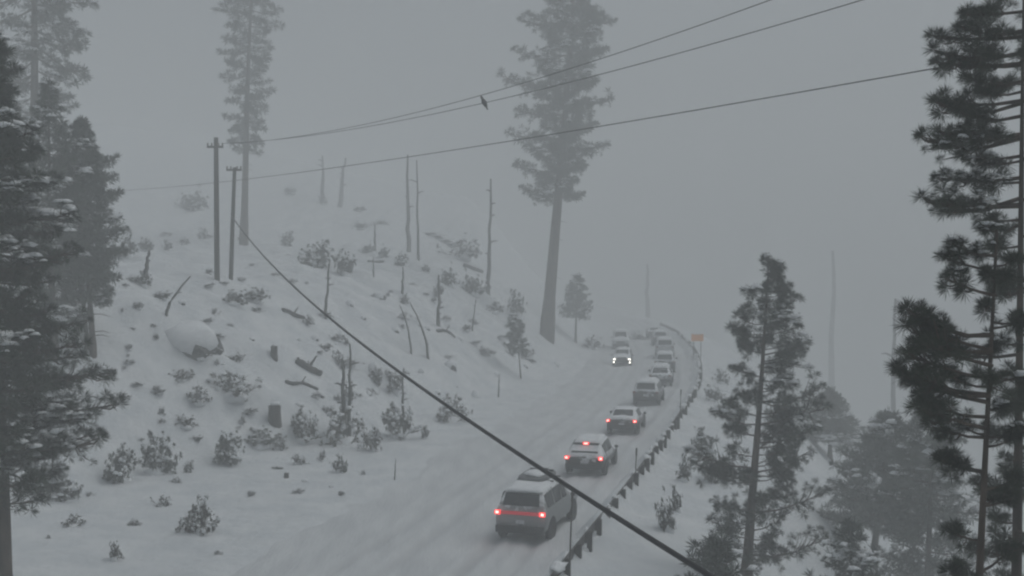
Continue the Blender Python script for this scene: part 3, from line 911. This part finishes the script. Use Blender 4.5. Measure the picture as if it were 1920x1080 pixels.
for row in [
    (92, 932, 110, 66, 0, 'dark rounded bush below the sweeping pine boughs'),
    (225, 900, 84, 66, 0, 'dark bush of a touching pair, beside the sweeping pine boughs'),
    (292, 888, 84, 72, 1, 'taller dark bush of a touching pair on the verge'),
    (425, 866, 84, 56, 0, 'dark sprawling bush between the touching pair and a low flat bush'),
    (488, 836, 80, 32, 1, 'low flat bush below the charred stump'),
    (352, 886, 24, 22, 1, 'small bush tuft right of the touching pair'),
    (375, 1000, 80, 66, 3, 'loose snowy bush low on the flat verge'),
    (440, 742, 110, 54, 2, 'wide snow laden brush patch below the big boulder'),
    (370, 752, 60, 34, 2, 'faint snow laden brush at the left of the wide patch'),
    (572, 830, 74, 66, 3, 'snow clotted bush left of the twin dead trunks'),
    (520, 842, 44, 36, 2, 'small snowy bush right of the low flat bush'),
    (638, 886, 38, 32, 1, 'small dark bush in front of the twin dead trunks'),
    (652, 832, 120, 80, 2, 'broad twiggy brush round the foot of the twin dead trunks'),
    (700, 846, 50, 50, 3, 'brush spilling to the right of the twin dead trunks'),
    (752, 822, 84, 70, 3, 'rounded grey bush round a single dead stem'),
    (796, 822, 20, 24, 1, 'little bush tuft right of the rounded grey bush'),
    (850, 790, 90, 56, 2, 'thin snowy brush beside the verge under the cable'),
    (140, 986, 60, 24, 2, 'few bare twigs lying low on the open verge'),
    (215, 1050, 36, 34, 2, 'sparse twigs at the bottom of the open verge'),
    (300, 948, 44, 24, 2, 'sparse brush tuft in front of the touching pair'),
    (560, 870, 34, 18, 3, 'low brownish tuft under the snow clotted bush'),
    (602, 866, 16, 26, 3, 'upright small tuft beside the low brownish one'),
    (598, 500, 78, 46, 1, 'large bush left of a dead stem high on the slope'),
    (645, 516, 52, 50, 1, 'rounded bush right of a dead stem high on the slope'),
    (755, 498, 42, 24, 0, 'low dark bush on a short stem in mid slope'),
    (692, 474, 34, 18, 0, 'faint low bush beside the faint dead stem high on the slope'),
    (718, 480, 30, 18, 0, 'second faint low bush by the faint dead stem high on the slope'),
    (842, 536, 38, 36, 0, 'dark bush left of the tall straight dead trunk'),
    (886, 552, 52, 40, 0, 'dark bush at the foot of the tall straight dead trunk'),
    (822, 556, 26, 28, 1, 'small bush clinging to the dead stem with ragged twigs'),
    (968, 594, 46, 48, 1, 'upright dark bush left of the tall roadside pine'),
    (928, 586, 46, 24, 2, 'low snowy brush left of the upright dark bush'),
    (366, 394, 70, 38, 0, 'faint broad bush left of the utility poles'),
    (275, 470, 40, 26, 1, 'faint bush right of the dark pine clump, upper one'),
    (316, 470, 26, 20, 1, 'faint little bush right of the upper faint bush'),
    (238, 482, 44, 40, 1, 'grey bush touching the dark pine clump'),
    (345, 458, 24, 12, 2, 'faint twiggy streak below the broad faint bush'),
    (384, 448, 30, 24, 2, 'faint slanting brush beside the utility poles'),
    (270, 536, 30, 26, 1, 'small bush under the leaning dead stub'),
    (536, 460, 34, 26, 1, 'faint bush where the cable fades out'),
    (545, 362, 36, 12, 0, 'faint flat bush at the top of the slope'),
    (606, 384, 22, 16, 1, 'faint tuft under the upright fog paled trunk at the top of the slope'),
    (672, 396, 36, 10, 0, 'faint flat bush right of the leaning fog paled trunk'),
    (676, 428, 36, 12, 0, 'faint flat bush below the leaning fog paled trunk'),
    (716, 422, 30, 10, 0, 'faint flat bush right of the faint dead stem'),
    (798, 510, 22, 14, 1, 'small faint bush below the slim dead trunk'),
    (860, 482, 90, 40, 2, 'hazy mass of brush on the ridge left of the tall straight dead trunk'),
    (758, 570, 26, 18, 1, 'small bush atop the leaning pair of stems'),
    (705, 722, 28, 34, 1, 'speckled bush below the cable in mid slope'),
    (640, 690, 34, 40, 2, 'ghostly snowed brush left of the thinner twin trunk'),
    (650, 750, 44, 40, 2, 'ghostly snowed brush behind the twin dead trunks'),
    (740, 735, 52, 40, 2, 'snowed brush behind the stem in the rounded grey bush'),
    (962, 668, 26, 22, 1, 'small tuft under the crooked young pine'),
    (1112, 655, 40, 26, 2, 'faint brush on the bank right of the small rounded pine'),
    (1195, 640, 40, 18, 2, 'faint brush beyond the last cars of the queue'),
    (1320, 850, 56, 48, 1, 'arched snowy bush just outside the guardrail'),
    (1280, 902, 36, 48, 1, 'upright bush outside the guardrail, left of the arched one'),
    (1335, 902, 56, 62, 1, 'leaning bush outside the guardrail below the arched one'),
    (1252, 996, 50, 66, 0, 'dark forked bush outside the guardrail by the thick cable'),
    (1270, 960, 30, 50, 1, 'narrow bush behind the forked one outside the guardrail'),
    (1372, 905, 50, 40, 0, 'dark bush touching the slender pine trunk'),
    (1352, 720, 34, 26, 1, 'small bush on the far shoulder edge'),
    (1335, 752, 40, 30, 1, 'bush close to the far end of the guardrail'),
    (1378, 800, 56, 40, 0, 'bush on the shoulder edge left of the slender pine'),
    (1358, 783, 30, 30, 0, 'small dark bush on the shoulder edge above a larger one'),
    (1350, 1075, 60, 40, 3, 'twiggy brush at the foot of the slope under the cable'),
]:
    shrub(*row)


rb = random.Random(17)
n = 0
while n < 90:
    u = rb.uniform(225, 1010); v = rb.uniform(430, 830)
    if v > 930 - u * .25 or v < 330 + u * .26 or abs(v - (450 + (u - 480) * .741)) < 6: continue
    k = (1.0 if v > 560 else .7) * rb.choice((.6, .8, 1., 1., 1.5))
    shrub(u, v, rb.uniform(14, 46) * k, rb.uniform(5, 17) * k, rb.choice((1, 2, 2, 3)), 'low half buried brush tuft sticking out of the snowy slope', group='half buried brush tufts on the slope')
    n += 1
for (u, v) in ((330, 905), (470, 930), (560, 925), (250, 985), (410, 1040), (640, 930), (90, 1010), (520, 880), (680, 890), (170, 930)):
    shrub(u, v, rb.uniform(14, 34), rb.uniform(5, 12), rb.choice((2, 3)), 'thin twig tuft poking out of the flat snowy verge', group='twig tufts on the flat verge')


# ------------------------------------------------------------------ utility poles and wires
def pole(u, v, ut, vt, w, arm_v, arm_w, label):
    b = ground(u, v); d = b[1]
    root = empty('utility_pole', b)
    tag(root, label, 'utility pole', 'utility poles on the slope')
    top = P(ut, vt, d) - b; r = px(w, d) / 2
    MB().tube([np.array([0, 0, -1.]), top * .5, top], [r * 1.1, r, r * .85], 10).build('shaft', M['pole_wood'], root, smooth=True)
    a = P(ut, arm_v, d) - b; hw = px(arm_w, d) / 2
    if arm_w:
        mb = MB(); mb.box(a[0], a[1] - r - .06, a[2], hw * 2, .12, .14); mb.build('crossarm', M['pole_wood'], root)
        for s in (-1, -.45, .45, 1):
            MB().lathe([(.03, 0), (.06, .04), (.045, .09), (.06, .13), (.03, .2)], a[0] + s * hw * .92, a[1] - r - .06, a[2] + .07, sides=8).build('insulator', M['ceramic'], root)
    return b, b + a


pa, arm_a = pole(407, 524, 405, 258, 9.5, 276, 30, 'taller and thicker of two utility poles on the slope')
pb, arm_b = pole(432, 524, 440, 314, 7.5, 319, 28, 'shorter thinner utility pole topped by a short crossarm')


def wire(A, B, mid, rad, label, name='power_line', n=40, cat='power line', group='power lines overhead'):
    A = np.array(A, float); B = np.array(B, float)
    ts = np.linspace(0, 1, 400)
    pts = A[None] * (1 - ts)[:, None] + B[None] * ts[:, None]
    q = pts - CAMP
    us = U0 + F_PX * q[:, 0] / (q @ FWD)
    i = int(np.argmin(np.abs(us - mid[0])))
    t = ts[i]; want = P(mid[0], mid[1], pts[i][1])[2]
    S = (pts[i][2] - want) / (4 * t * (1 - t))
    f = lambda t: A * (1 - t) + B * t - np.array([0, 0, S * 4 * t * (1 - t)])
    P3 = [f(k / n) for k in range(n + 1)]
    c = P3[0]
    root = MB().tube([p - c for p in P3], rad, 6).build(name, M['cable'], smooth=True)
    root.location = tuple(map(float, c))
    tag(root, label, cat, group)
    return f


wire(arm_a + [px(28, pa[1]), 0, .25], P(1840, -150, 30), (1170, 96), .016, 'topmost overhead power line passing the tall roadside pine')
fB = wire(arm_a + [px(12, pa[1]), 0, .25], P(2050, -135, 27), (1160, 131), .016, 'second overhead power line, the one the black bird hangs on')
wire(P(120, 360, 125), P(2050, 75, 26), (1120, 237), .018, 'lowest overhead power line running behind the poles and into the near pine')
CAB = wire(P(434, 405, pb[1] - .15), P(1640, 1270, 12), (1000, 868), .043, 'thick black cable sagging diagonally across the road', name='cable', cat='cable', group=None)


def bird(u, f):
    best = min((abs(U0 + F_PX * (f(t)[0]) / ((f(t) - CAMP) @ FWD) - u), t) for t in np.linspace(.05, .95, 1500))
    p = f(best[1])
    root = empty('bird', p); tag(root, 'black bird perched on the second overhead power line', 'bird')
    th = math.radians(58); s = p[1] / F_PX * 26 / .62
    def R(y, z): return (y * .35 + z * 0.0, 0, 0)
    mb = MB(); ax = np.array([.42, -.25, -.87]); ax /= np.linalg.norm(ax)
    # one body from beak to tail, hung along a steep axis
    pr = [(-.34, .008), (-.30, .022), (-.26, .045), (-.20, .062), (-.15, .052), (-.10, .075), (0, .098), (.12, .085), (.22, .05), (.30, .032), (.42, .03)]
    mb.tube([ax * (t + .06) * s + np.array([0, 0, .12 * s]) for t, _ in pr], [r * s for _, r in pr], 8).build('body', M['feather'], root, smooth=True)
    for sg in (-1, 1):
        w = MB(); o = np.array([0, .0, .12 * s]); sdv = np.array([.8, .3, .32]) * sg
        w.add([o + ax * -.06 * s + sdv * .07 * s, o + ax * .10 * s + sdv * .14 * s, o + ax * .40 * s + sdv * .05 * s, o + ax * .15 * s + sdv * .05 * s + np.array([0, -.03 * s, 0])],
              [(0, 1, 2), (0, 2, 3), (0, 3, 1), (1, 3, 2)])
        w.build('wing', M['feather'], root)
        MB().tube([(sg * .02 * s, 0, .10 * s), (sg * .02 * s, 0, 0)], .008 * s, 4).build('leg', M['feather'], root)


bird(906, fB)


# ------------------------------------------------------------------ the orange sign by the bend
def sign():
    d = 120.; b = np.array([*P(1308, 540, d)[:2], 0.]); b[2] = float(zland(b[0], b[1]))
    root = empty('road_sign', b, .1); tag(root, 'orange warning sign on a post beyond the bend of the guardrail', 'sign')
    z = P(1308, 633, d)[2] - b[2]; w, h = px(23, d), px(13, d)
    mb = MB(); mb.box(0, 0, z, w, .03, h); mb.build('panel', M['orange'], root)
    for s in (-1, 1): MB().box(s * w * .3, .05, z / 2 - .2, .07, .06, z + .3).build('post', M['post'], root)
    MB().blob((0, 0, z + h / 2 + .03), (w * .48, .08, .07), 4, 2, .3).build('snow_cap', M['snow_cap'], root, smooth=True)


sign()


# ------------------------------------------------------------------ vehicles (local +Y is forward)
def car(name, label, loc, rz, st, Wd, col, tail, head=False, roof_snow=.10, hood_snow=.07, win_snow=.0, group='cars queued on the snowy road',
        rack=False, spoiler=False, bar=False, cat='car', centre=False, snowy=.45, rear_snow=False, wheel=.36, fog=False):
    """st: stations (y, z bottom, z belt, z top, half belt, half top) from tail to nose"""
    root = empty(name, loc, rz); tag(root, label, cat, group)
    pm = paint('paint_' + name, col, snowy)

    def ring(s):
        y, zb, zl, zt, wl, wt = s
        half = [(0, zb), (wl * .80, zb), (wl * .95, zb + .07), (wl * 1.0, zb + (zl - zb) * .45), (wl * 1.0, zb + (zl - zb) * .75), (wl * .965, zl), (wt * 1.0, zt - min(.05, (zt - zl) * .25)), (wt * .90, zt), (wt * .5, zt + .025), (0, zt + .035)]
        return [(x, y, z) for x, z in half] + [(-x, y, z) for x, z in half[-2:0:-1]]
    mb = MB(); vs = []; fs = []
    for s in st: vs += ring(s)
    n = len(vs) // len(st)
    for i in range(len(st) - 1):
        for k in range(n):
            k2 = (k + 1) % n
            fs.append((i * n + k, i * n + k2, (i + 1) * n + k2, (i + 1) * n + k))
    fs.append(tuple(range(n - 1, -1, -1))); fs.append(tuple((len(st) - 1) * n + k for k in range(n)))
    mb.add(vs, fs)
    body = mb.build('body', pm, root, ang=50, recalc=True)
    md = body.modifiers.new('rounding', 'SUBSURF'); md.levels = md.render_levels = 1
    # glazing
    def panel(nm, a, b, c, e, mat=M['glass'], off=.012, m=(.06, .1), par=root):
        a, b, c, e = [np.array(p, float) for p in (a, b, c, e)]
        q = lambda s, t: (a * (1 - s) + b * s) * (1 - t) + (e * (1 - s) + c * s) * t
        nrm = np.cross(b - a, e - a); nrm /= np.linalg.norm(nrm) + 1e-9
        p = [q(m[0], m[1]), q(1 - m[0], m[1]), q(1 - m[0], 1 - m[1]), q(m[0], 1 - m[1])]
        o = MB().add([x - nrm * .02 for x in p] + [x + nrm * off for x in p], [(3, 2, 1, 0), (4, 5, 6, 7), (0, 1, 5, 4), (1, 2, 6, 5), (2, 3, 7, 6), (3, 0, 4, 7)]).build(nm, mat, par)
        return o
    cab = [i for i, s in enumerate(st) if s[3] - s[2] > .25]
    i0, i1 = cab[0], cab[-1]
    A, B = st[i0 - 1], st[i0]
    rw = panel('rear_window', (-A[5] * .9, A[0], A[3]), (A[5] * .9, A[0], A[3]), (B[5] * .9, B[0], B[3]), (-B[5] * .9, B[0], B[3]), off=.05, m=(.05, .14))
    if win_snow:
        panel('snow_patch', (-A[5] * .9, A[0], A[3]), (A[5] * .9, A[0], A[3]), (B[5] * .9, B[0], B[3]), (-B[5] * .9, B[0], B[3]), M['snow_cap'], .075, (.04, .02 + .5 * (1 - win_snow)))
    A, B = st[i1 + 1], st[i1]
    panel('windscreen', (A[5] * .9, A[0], A[3]), (-A[5] * .9, A[0], A[3]), (-B[5] * .9, B[0], B[3]), (B[5] * .9, B[0], B[3]), off=.05, m=(.05, .08))
    for i in range(i0, i1):
        A, B = st[i], st[i + 1]
        for sg in (-1, 1):
            a, b_ = (sg * A[4] * .965, A[0], A[2]), (sg * B[4] * .965, B[0], B[2]); c, e = (sg * B[5], B[0], B[3] - .05), (sg * A[5], A[0], A[3] - .05)
            if sg > 0: panel('side_window', a, b_, c, e, m=(.07, .10))
            else: panel('side_window', b_, a, e, c, m=(.07, .10))
    yr, yf = st[0][0], st[-1][0]; W2 = max(s[4] for s in st)
    zb = st[1][1]; zl = st[1][2]
    # wheels
    wb = (yr + .85 + .05, yf - .92)
    for y in wb:
        for sg in (-1, 1):
            w = wheel
            t = MB().lathe([(w * .62, -.11), (w * .92, -.12), (w, -.08), (w, .08), (w * .92, .12), (w * .62, .11)], sg * (W2 - .10), y, w, 'x', 20).build('wheel', M['tyre'], root, ang=40)
            r = MB().lathe([(w * .60, -.02), (w * .60, .125 if sg > 0 else .02), (w * .2, .10)] if sg > 0 else [(w * .2, -.10), (w * .60, -.125), (w * .60, .02)], sg * (W2 - .10), y, w, 'x', 12).build('rim', M['rim'], t, ang=40)
            MB().lathe([(w * 1.16, -.03), (w * 1.16, .03), (w * 1.02, .035)], sg * (W2 - .012), y, w + .02, 'x', 20).build('wheel_arch', M['trim'], root)
    # bumpers, plate, lamps
    MB().box(0, yr - .03, zb + .15, W2 * 1.84, .16, .26).build('rear_bumper', M['trim'], root)
    MB().box(0, yf + .02, zb + .15, W2 * 1.7, .14, .26).build('front_bumper', M['trim'], root)
    MB().box(0, yr - .022, zl - .30 if not bar else zb + .42, .32, .03, .16).build('licence_plate', M['plate'], root)
    tz = zl - .09
    if bar:
        MB().box(0, yr - .03, tz, W2 * 1.62, .05, .125).build('light_bar', M['tail_bar'], root)
        MB().box(0, yr - .05, zb + .33, W2 * 1.5, .05, .055).build('chrome_strip', M['rim'], root)
    for sg in (-1, 1):
        tl = MB().box(sg * W2 * .86, yr - .035, tz, W2 * .22, .09, .15).build('tail_light', M['tail_on' if tail else 'tail_off'], root)
        if tail: MB().box(sg * W2 * .87, yr - .084, tz + .005, W2 * .10, .014, .085).build('bulb', M['tail_core'], tl)
        hl = MB().box(sg * W2 * .80, yf - .03, st[-2][2] - .10, W2 * .26, .16, .15).build('headlight', M['head_on' if head else 'head_off'], root)
        if fog: MB().lathe([(.09, -.02), (.09, .04), (.05, .06)], sg * W2 * .86, yf + .09, zb + .06, 'y', 10).build('fog_lamp', M['head_on'], root)
        s = st[i1]
        MB().blob((sg * (W2 + .12), s[0] + .30, s[2] + .06), (.12, .07, .09), 3, 1, .1).build('wing_mirror', M['trim'], root)
    MB().box(0, yf + .015, zb + .45, W2 * 1.0, .05, .20).build('grille', M['trim'], root)
    B = st[i0]
    if centre:
        bl = MB().box(0, B[0] - .20, B[3] + .02, .30, .10, .10).build('brake_light', M['tail_on'], root)
        MB().box(0, B[0] - .256, B[3] + .02, .18, .014, .06).build('bulb', M['tail_core'], bl)
    if spoiler:
        MB().box(0, B[0] - .10, B[3] - .01, B[5] * 1.75, .26, .045).build('spoiler', M['trim'], root)
    # snow lying on roof and bonnet
    def sheet(nm, y0, y1, zf, wf, th, seed):
        nx, ny = 10, 14; vs = []; fs = []
        for j in range(ny + 1):
            t = j / ny; y = y0 + (y1 - y0) * t
            for i in range(nx + 1):
                s = i / nx * 2 - 1
                edge = min(1, (1 - abs(s)) * 4) * min(1, min(t, 1 - t) * 7)
                wob = 1 + .06 * mnoise.noise(Vector((seed, y * 2, s * 2)))
                zz = zf(y) + .03 * (1 - s * s) - .02 + (th * (edge ** .5)) * (1 + .5 * mnoise.noise(Vector((s * 2.2, y * 1.7, seed))))
                vs.append((s * wf(y) * wob, y, zz))
        for j in range(ny):
            for i in range(nx):
                a = j * (nx + 1) + i; fs.append((a, a + 1, a + nx + 2, a + nx + 1))
        m = len(vs)
        vs += [(x, y, zf(y) - .05) for (x, y, z) in vs]
        per = [i for i in range(nx + 1)] + [j * (nx + 1) + nx for j in range(1, ny + 1)] + [ny * (nx + 1) + i for i in range(nx - 1, -1, -1)] + [j * (nx + 1) for j in range(ny - 1, 0, -1)]
        for k in range(len(per)):
            a, b_ = per[k], per[(k + 1) % len(per)]
            fs.append((b_, a, a + m, b_ + m))
        MB().add(vs, fs).build(nm, M['snow_cap'], root, smooth=True)
    ys = [s[0] for s in st]
    zt = lambda y: float(np.interp(y, ys, [s[3] for s in st])); wt = lambda y: float(np.interp(y, ys, [s[5] for s in st])) * .93
    if roof_snow: sheet('roof_snow', st[i0][0] + .04, st[i1][0] - .02, zt, wt, roof_snow, hash(name) % 9 + Wd)
    if hood_snow: sheet('bonnet_snow', st[i1 + 1][0] + .03, yf - .12, zt, wt, hood_snow, 3.3)
    if rear_snow and i0 >= 2: sheet('boot_snow', yr + .03, st[i0 - 1][0] - .02, zt, wt, .07, 4.4)
    if rack:
        for y in (.55, -.5):
            MB().box(0, y, st[i0][3] + .11, W2 * 1.45, .06, .05).build('roof_bar', M['trim'], root)
        cx = MB(); vs = []; fs = []
        for z, k in ((.11, .88), (.14, 1.0), (.23, 1.0), (.30, .86)):
            for k2 in range(16):
                th = 2 * math.pi * k2 / 16
                c_, s_ = math.cos(th), math.sin(th)
                sq = lambda a: math.copysign(abs(a) ** .45, a)
                vs.append((-.10 + sq(c_) * .62 * k, .12 + sq(s_) * .95 * k, st[i0][3] + z))
        for a in range(3):
            for k2 in range(16):
                fs.append((a * 16 + k2, a * 16 + (k2 + 1) % 16, (a + 1) * 16 + (k2 + 1) % 16, (a + 1) * 16 + k2))
        fs.append(tuple(range(15, -1, -1))); fs.append(tuple(48 + k2 for k2 in range(16)))
        cargo = cx.add(vs, fs).build('roof_box', M['cargo'], root, ang=35)
        MB().blob((-.10, -.05, st[i0][3] + .29), (.50, .72, .10), 5, 2, .55).build('snow_load', M['snow_cap'], cargo, smooth=True)
        for k3, (xx, yy) in enumerate(((-.42, .62), (.05, .75), (.35, .5), (-.2, .35))):
            MB().box(xx, yy, st[i0][3] + .335, .22, .10, .06).build('strap_buckle', M['trim'], cargo)
    return root


M['cargo'] = mat_noise('grey_cargo_shell', (.10, .105, .11), (.16, .165, .17), 5, .5)


def scale_st(st, L, W, H):
    """stations written for a 4.7 x 1.9 x 1.75 car, stretched to size"""
    return [(y * L / 4.7, z0, zl * H / 1.75, zt * H / 1.75, wl * W / 1.9, wt * W / 1.9) for (y, z0, zl, zt, wl, wt) in st]


SUV = [(-2.35, .42, 1.06, 1.10, .91, .84), (-2.28, .36, 1.10, 1.16, .94, .84), (-1.98, .34, 1.10, 1.70, .95, .74), (-1.05, .34, 1.08, 1.75, .95, .76), (-.05, .34, 1.06, 1.76, .95, .76), (.62, .34, 1.05, 1.68, .95, .74),
       (1.28, .34, 1.04, 1.09, .95, .82), (1.95, .34, .98, 1.02, .94, .80), (2.25, .38, .86, .92, .88, .72), (2.35, .44, .74, .80, .80, .62)]
HATCH = [(-2.35, .42, 1.00, 1.04, .90, .80), (-2.22, .36, 1.06, 1.10, .94, .80), (-1.55, .34, 1.06, 1.60, .95, .70), (-.75, .34, 1.04, 1.72, .95, .72), (.05, .34, 1.02, 1.74, .95, .72), (.55, .34, 1.01, 1.66, .95, .70),
         (1.35, .34, .98, 1.02, .94, .80), (1.95, .34, .90, .95, .92, .76), (2.25, .38, .78, .84, .86, .68), (2.35, .44, .68, .74, .78, .60)]
SEDAN = [(-2.35, .42, 1.08, 1.12, .88, .80), (-2.25, .36, 1.12, 1.17, .93, .80), (-1.82, .34, 1.14, 1.20, .95, .78), (-1.05, .34, 1.14, 1.66, .95, .68), (-.35, .34, 1.12, 1.75, .95, .70), (.25, .34, 1.10, 1.72, .95, .70),
         (1.15, .34, 1.08, 1.12, .95, .80), (1.90, .34, .98, 1.03, .93, .76), (2.25, .38, .86, .92, .86, .68), (2.35, .44, .74, .80, .78, .60)]
VAN = [(-2.35, .45, 1.15, 1.20, .92, .88), (-2.32, .38, 1.18, 1.24, .95, .88), (-2.15, .36, 1.18, 1.80, .95, .82), (-1.0, .36, 1.16, 1.84, .95, .82), (.3, .36, 1.14, 1.84, .95, .82), (.95, .36, 1.12, 1.74, .95, .80),
       (1.65, .36, 1.08, 1.14, .95, .84), (2.1, .36, 1.02, 1.07, .93, .80), (2.28, .40, .92, .97, .88, .74), (2.35, .46, .78, .84, .80, .64)]
XCAR = -3.25


def on_road(y, off=XCAR): return (float(xrail(y)) + off, y, 0.0)


def rear_at(y, L, off=XCAR):
    """centre of a car whose tail stands at y"""
    yc = y + L / 2 * math.cos(road_dir(y)); return on_road(yc, off), road_dir(yc)


p, r = rear_at(41.5, 5.05, -2.64)
car('suv', 'silver SUV with a red light bar and a snowy roof box', p, r - .045, scale_st(SUV, 5.05, 2.02, 1.92), 2.0, (.26, .275, .28), True, bar=True, rack=True, roof_snow=.07, hood_snow=.05, cat='SUV', snowy=.30, wheel=.40)
p, r = rear_at(54.4, 4.75, -2.93)
car('crossover', 'dark crossover with three lit red brake lights', p, r, scale_st(HATCH, 4.75, 1.95, 1.66), 1.95, (.040, .042, .038), True, centre=True, spoiler=True, win_snow=.55, roof_snow=.09, rear_snow=True, snowy=.50)
p, r = rear_at(67.4, 4.7, -3.08)
car('sedan', 'dark snow dusted sedan with two lit red brake lights', p, r, scale_st(SEDAN, 4.7, 1.88, 1.50), 1.88, (.06, .05, .052), True, roof_snow=.0, rear_snow=True, snowy=.40)
p, r = rear_at(81.0, 4.8)
car('wagon', 'brownish grey wagon with unlit lamps and a snow topped roof', p, r, scale_st(SUV, 4.8, 1.92, 1.72), 1.92, (.07, .066, .064), False, roof_snow=.13, snowy=.45)
p, r = rear_at(93.5, 4.7)
car('hatchback', 'pale hatchback half hidden behind the snow topped wagon', p, r, scale_st(HATCH, 4.7, 1.9, 1.7), 1.9, (.22, .22, .225), False, roof_snow=.12, snowy=.5)
p, r = rear_at(105.0, 4.8)
car('suv', 'dark SUV third from the sedan up the queue', p, r, scale_st(SUV, 4.8, 1.95, 1.8), 1.95, (.055, .055, .06), False, roof_snow=.12, snowy=.45, cat='SUV')
p, r = rear_at(120.0, 5.0)
car('van', 'pale van fading into the fog near the head of the queue', p, r, scale_st(VAN, 5.0, 1.98, 2.05), 1.98, (.42, .43, .44), False, roof_snow=.12, snowy=.5, cat='van')
p, r = rear_at(138.0, 4.8)
car('suv', 'foggy dark SUV ahead of the pale van', p, r, scale_st(SUV, 4.8, 1.95, 1.85), 1.95, (.04, .045, .05), False, roof_snow=.10, snowy=.4, cat='SUV')
p, r = rear_at(152.0, 4.7)
car('sedan', 'foggy sedan at the head of the visible queue', p, r, scale_st(SEDAN, 4.7, 1.88, 1.5), 1.88, (.05, .05, .055), False, roof_snow=.10, snowy=.4)
y = 114.
car('oncoming_car', 'brownish oncoming car with four lit white headlamps', on_road(y, -7.6), road_dir(y) + math.pi, scale_st(SUV, 4.5, 1.85, 1.62), 1.85, (.10, .075, .06), False, head=True, fog=True, roof_snow=.08, hood_snow=.0, snowy=.35, group=None)
y = 136.
car('oncoming_van', 'snow covered van following behind the oncoming car', on_road(y, -8.2), road_dir(y) + math.pi, scale_st(VAN, 4.9, 1.95, 2.0), 1.95, (.40, .41, .40), False, roof_snow=.14, snowy=.55, cat='van', group=None)


# ------------------------------------------------------------------ the foggy air
def build_haze():
    m = bpy.data.materials.new('haze'); m.use_nodes = True
    t = m.node_tree; t.nodes.clear()
    out = t.nodes.new('ShaderNodeOutputMaterial'); vol = t.nodes.new('ShaderNodeVolumePrincipled')
    vol.inputs['Color'].default_value = (.95, .97, .975, 1)
    vol.inputs['Density'].default_value = HAZE
    vol.inputs['Anisotropy'].default_value = 0.0
    t.links.new(vol.outputs[0], out.inputs['Volume'])
    mb = MB(); mb.box(0, 280, 2, 1140, 700, 126)
    o = mb.build('haze', m)
    tag(o, 'grey snowy fog filling the air over the pass', kind='stuff')


build_haze()
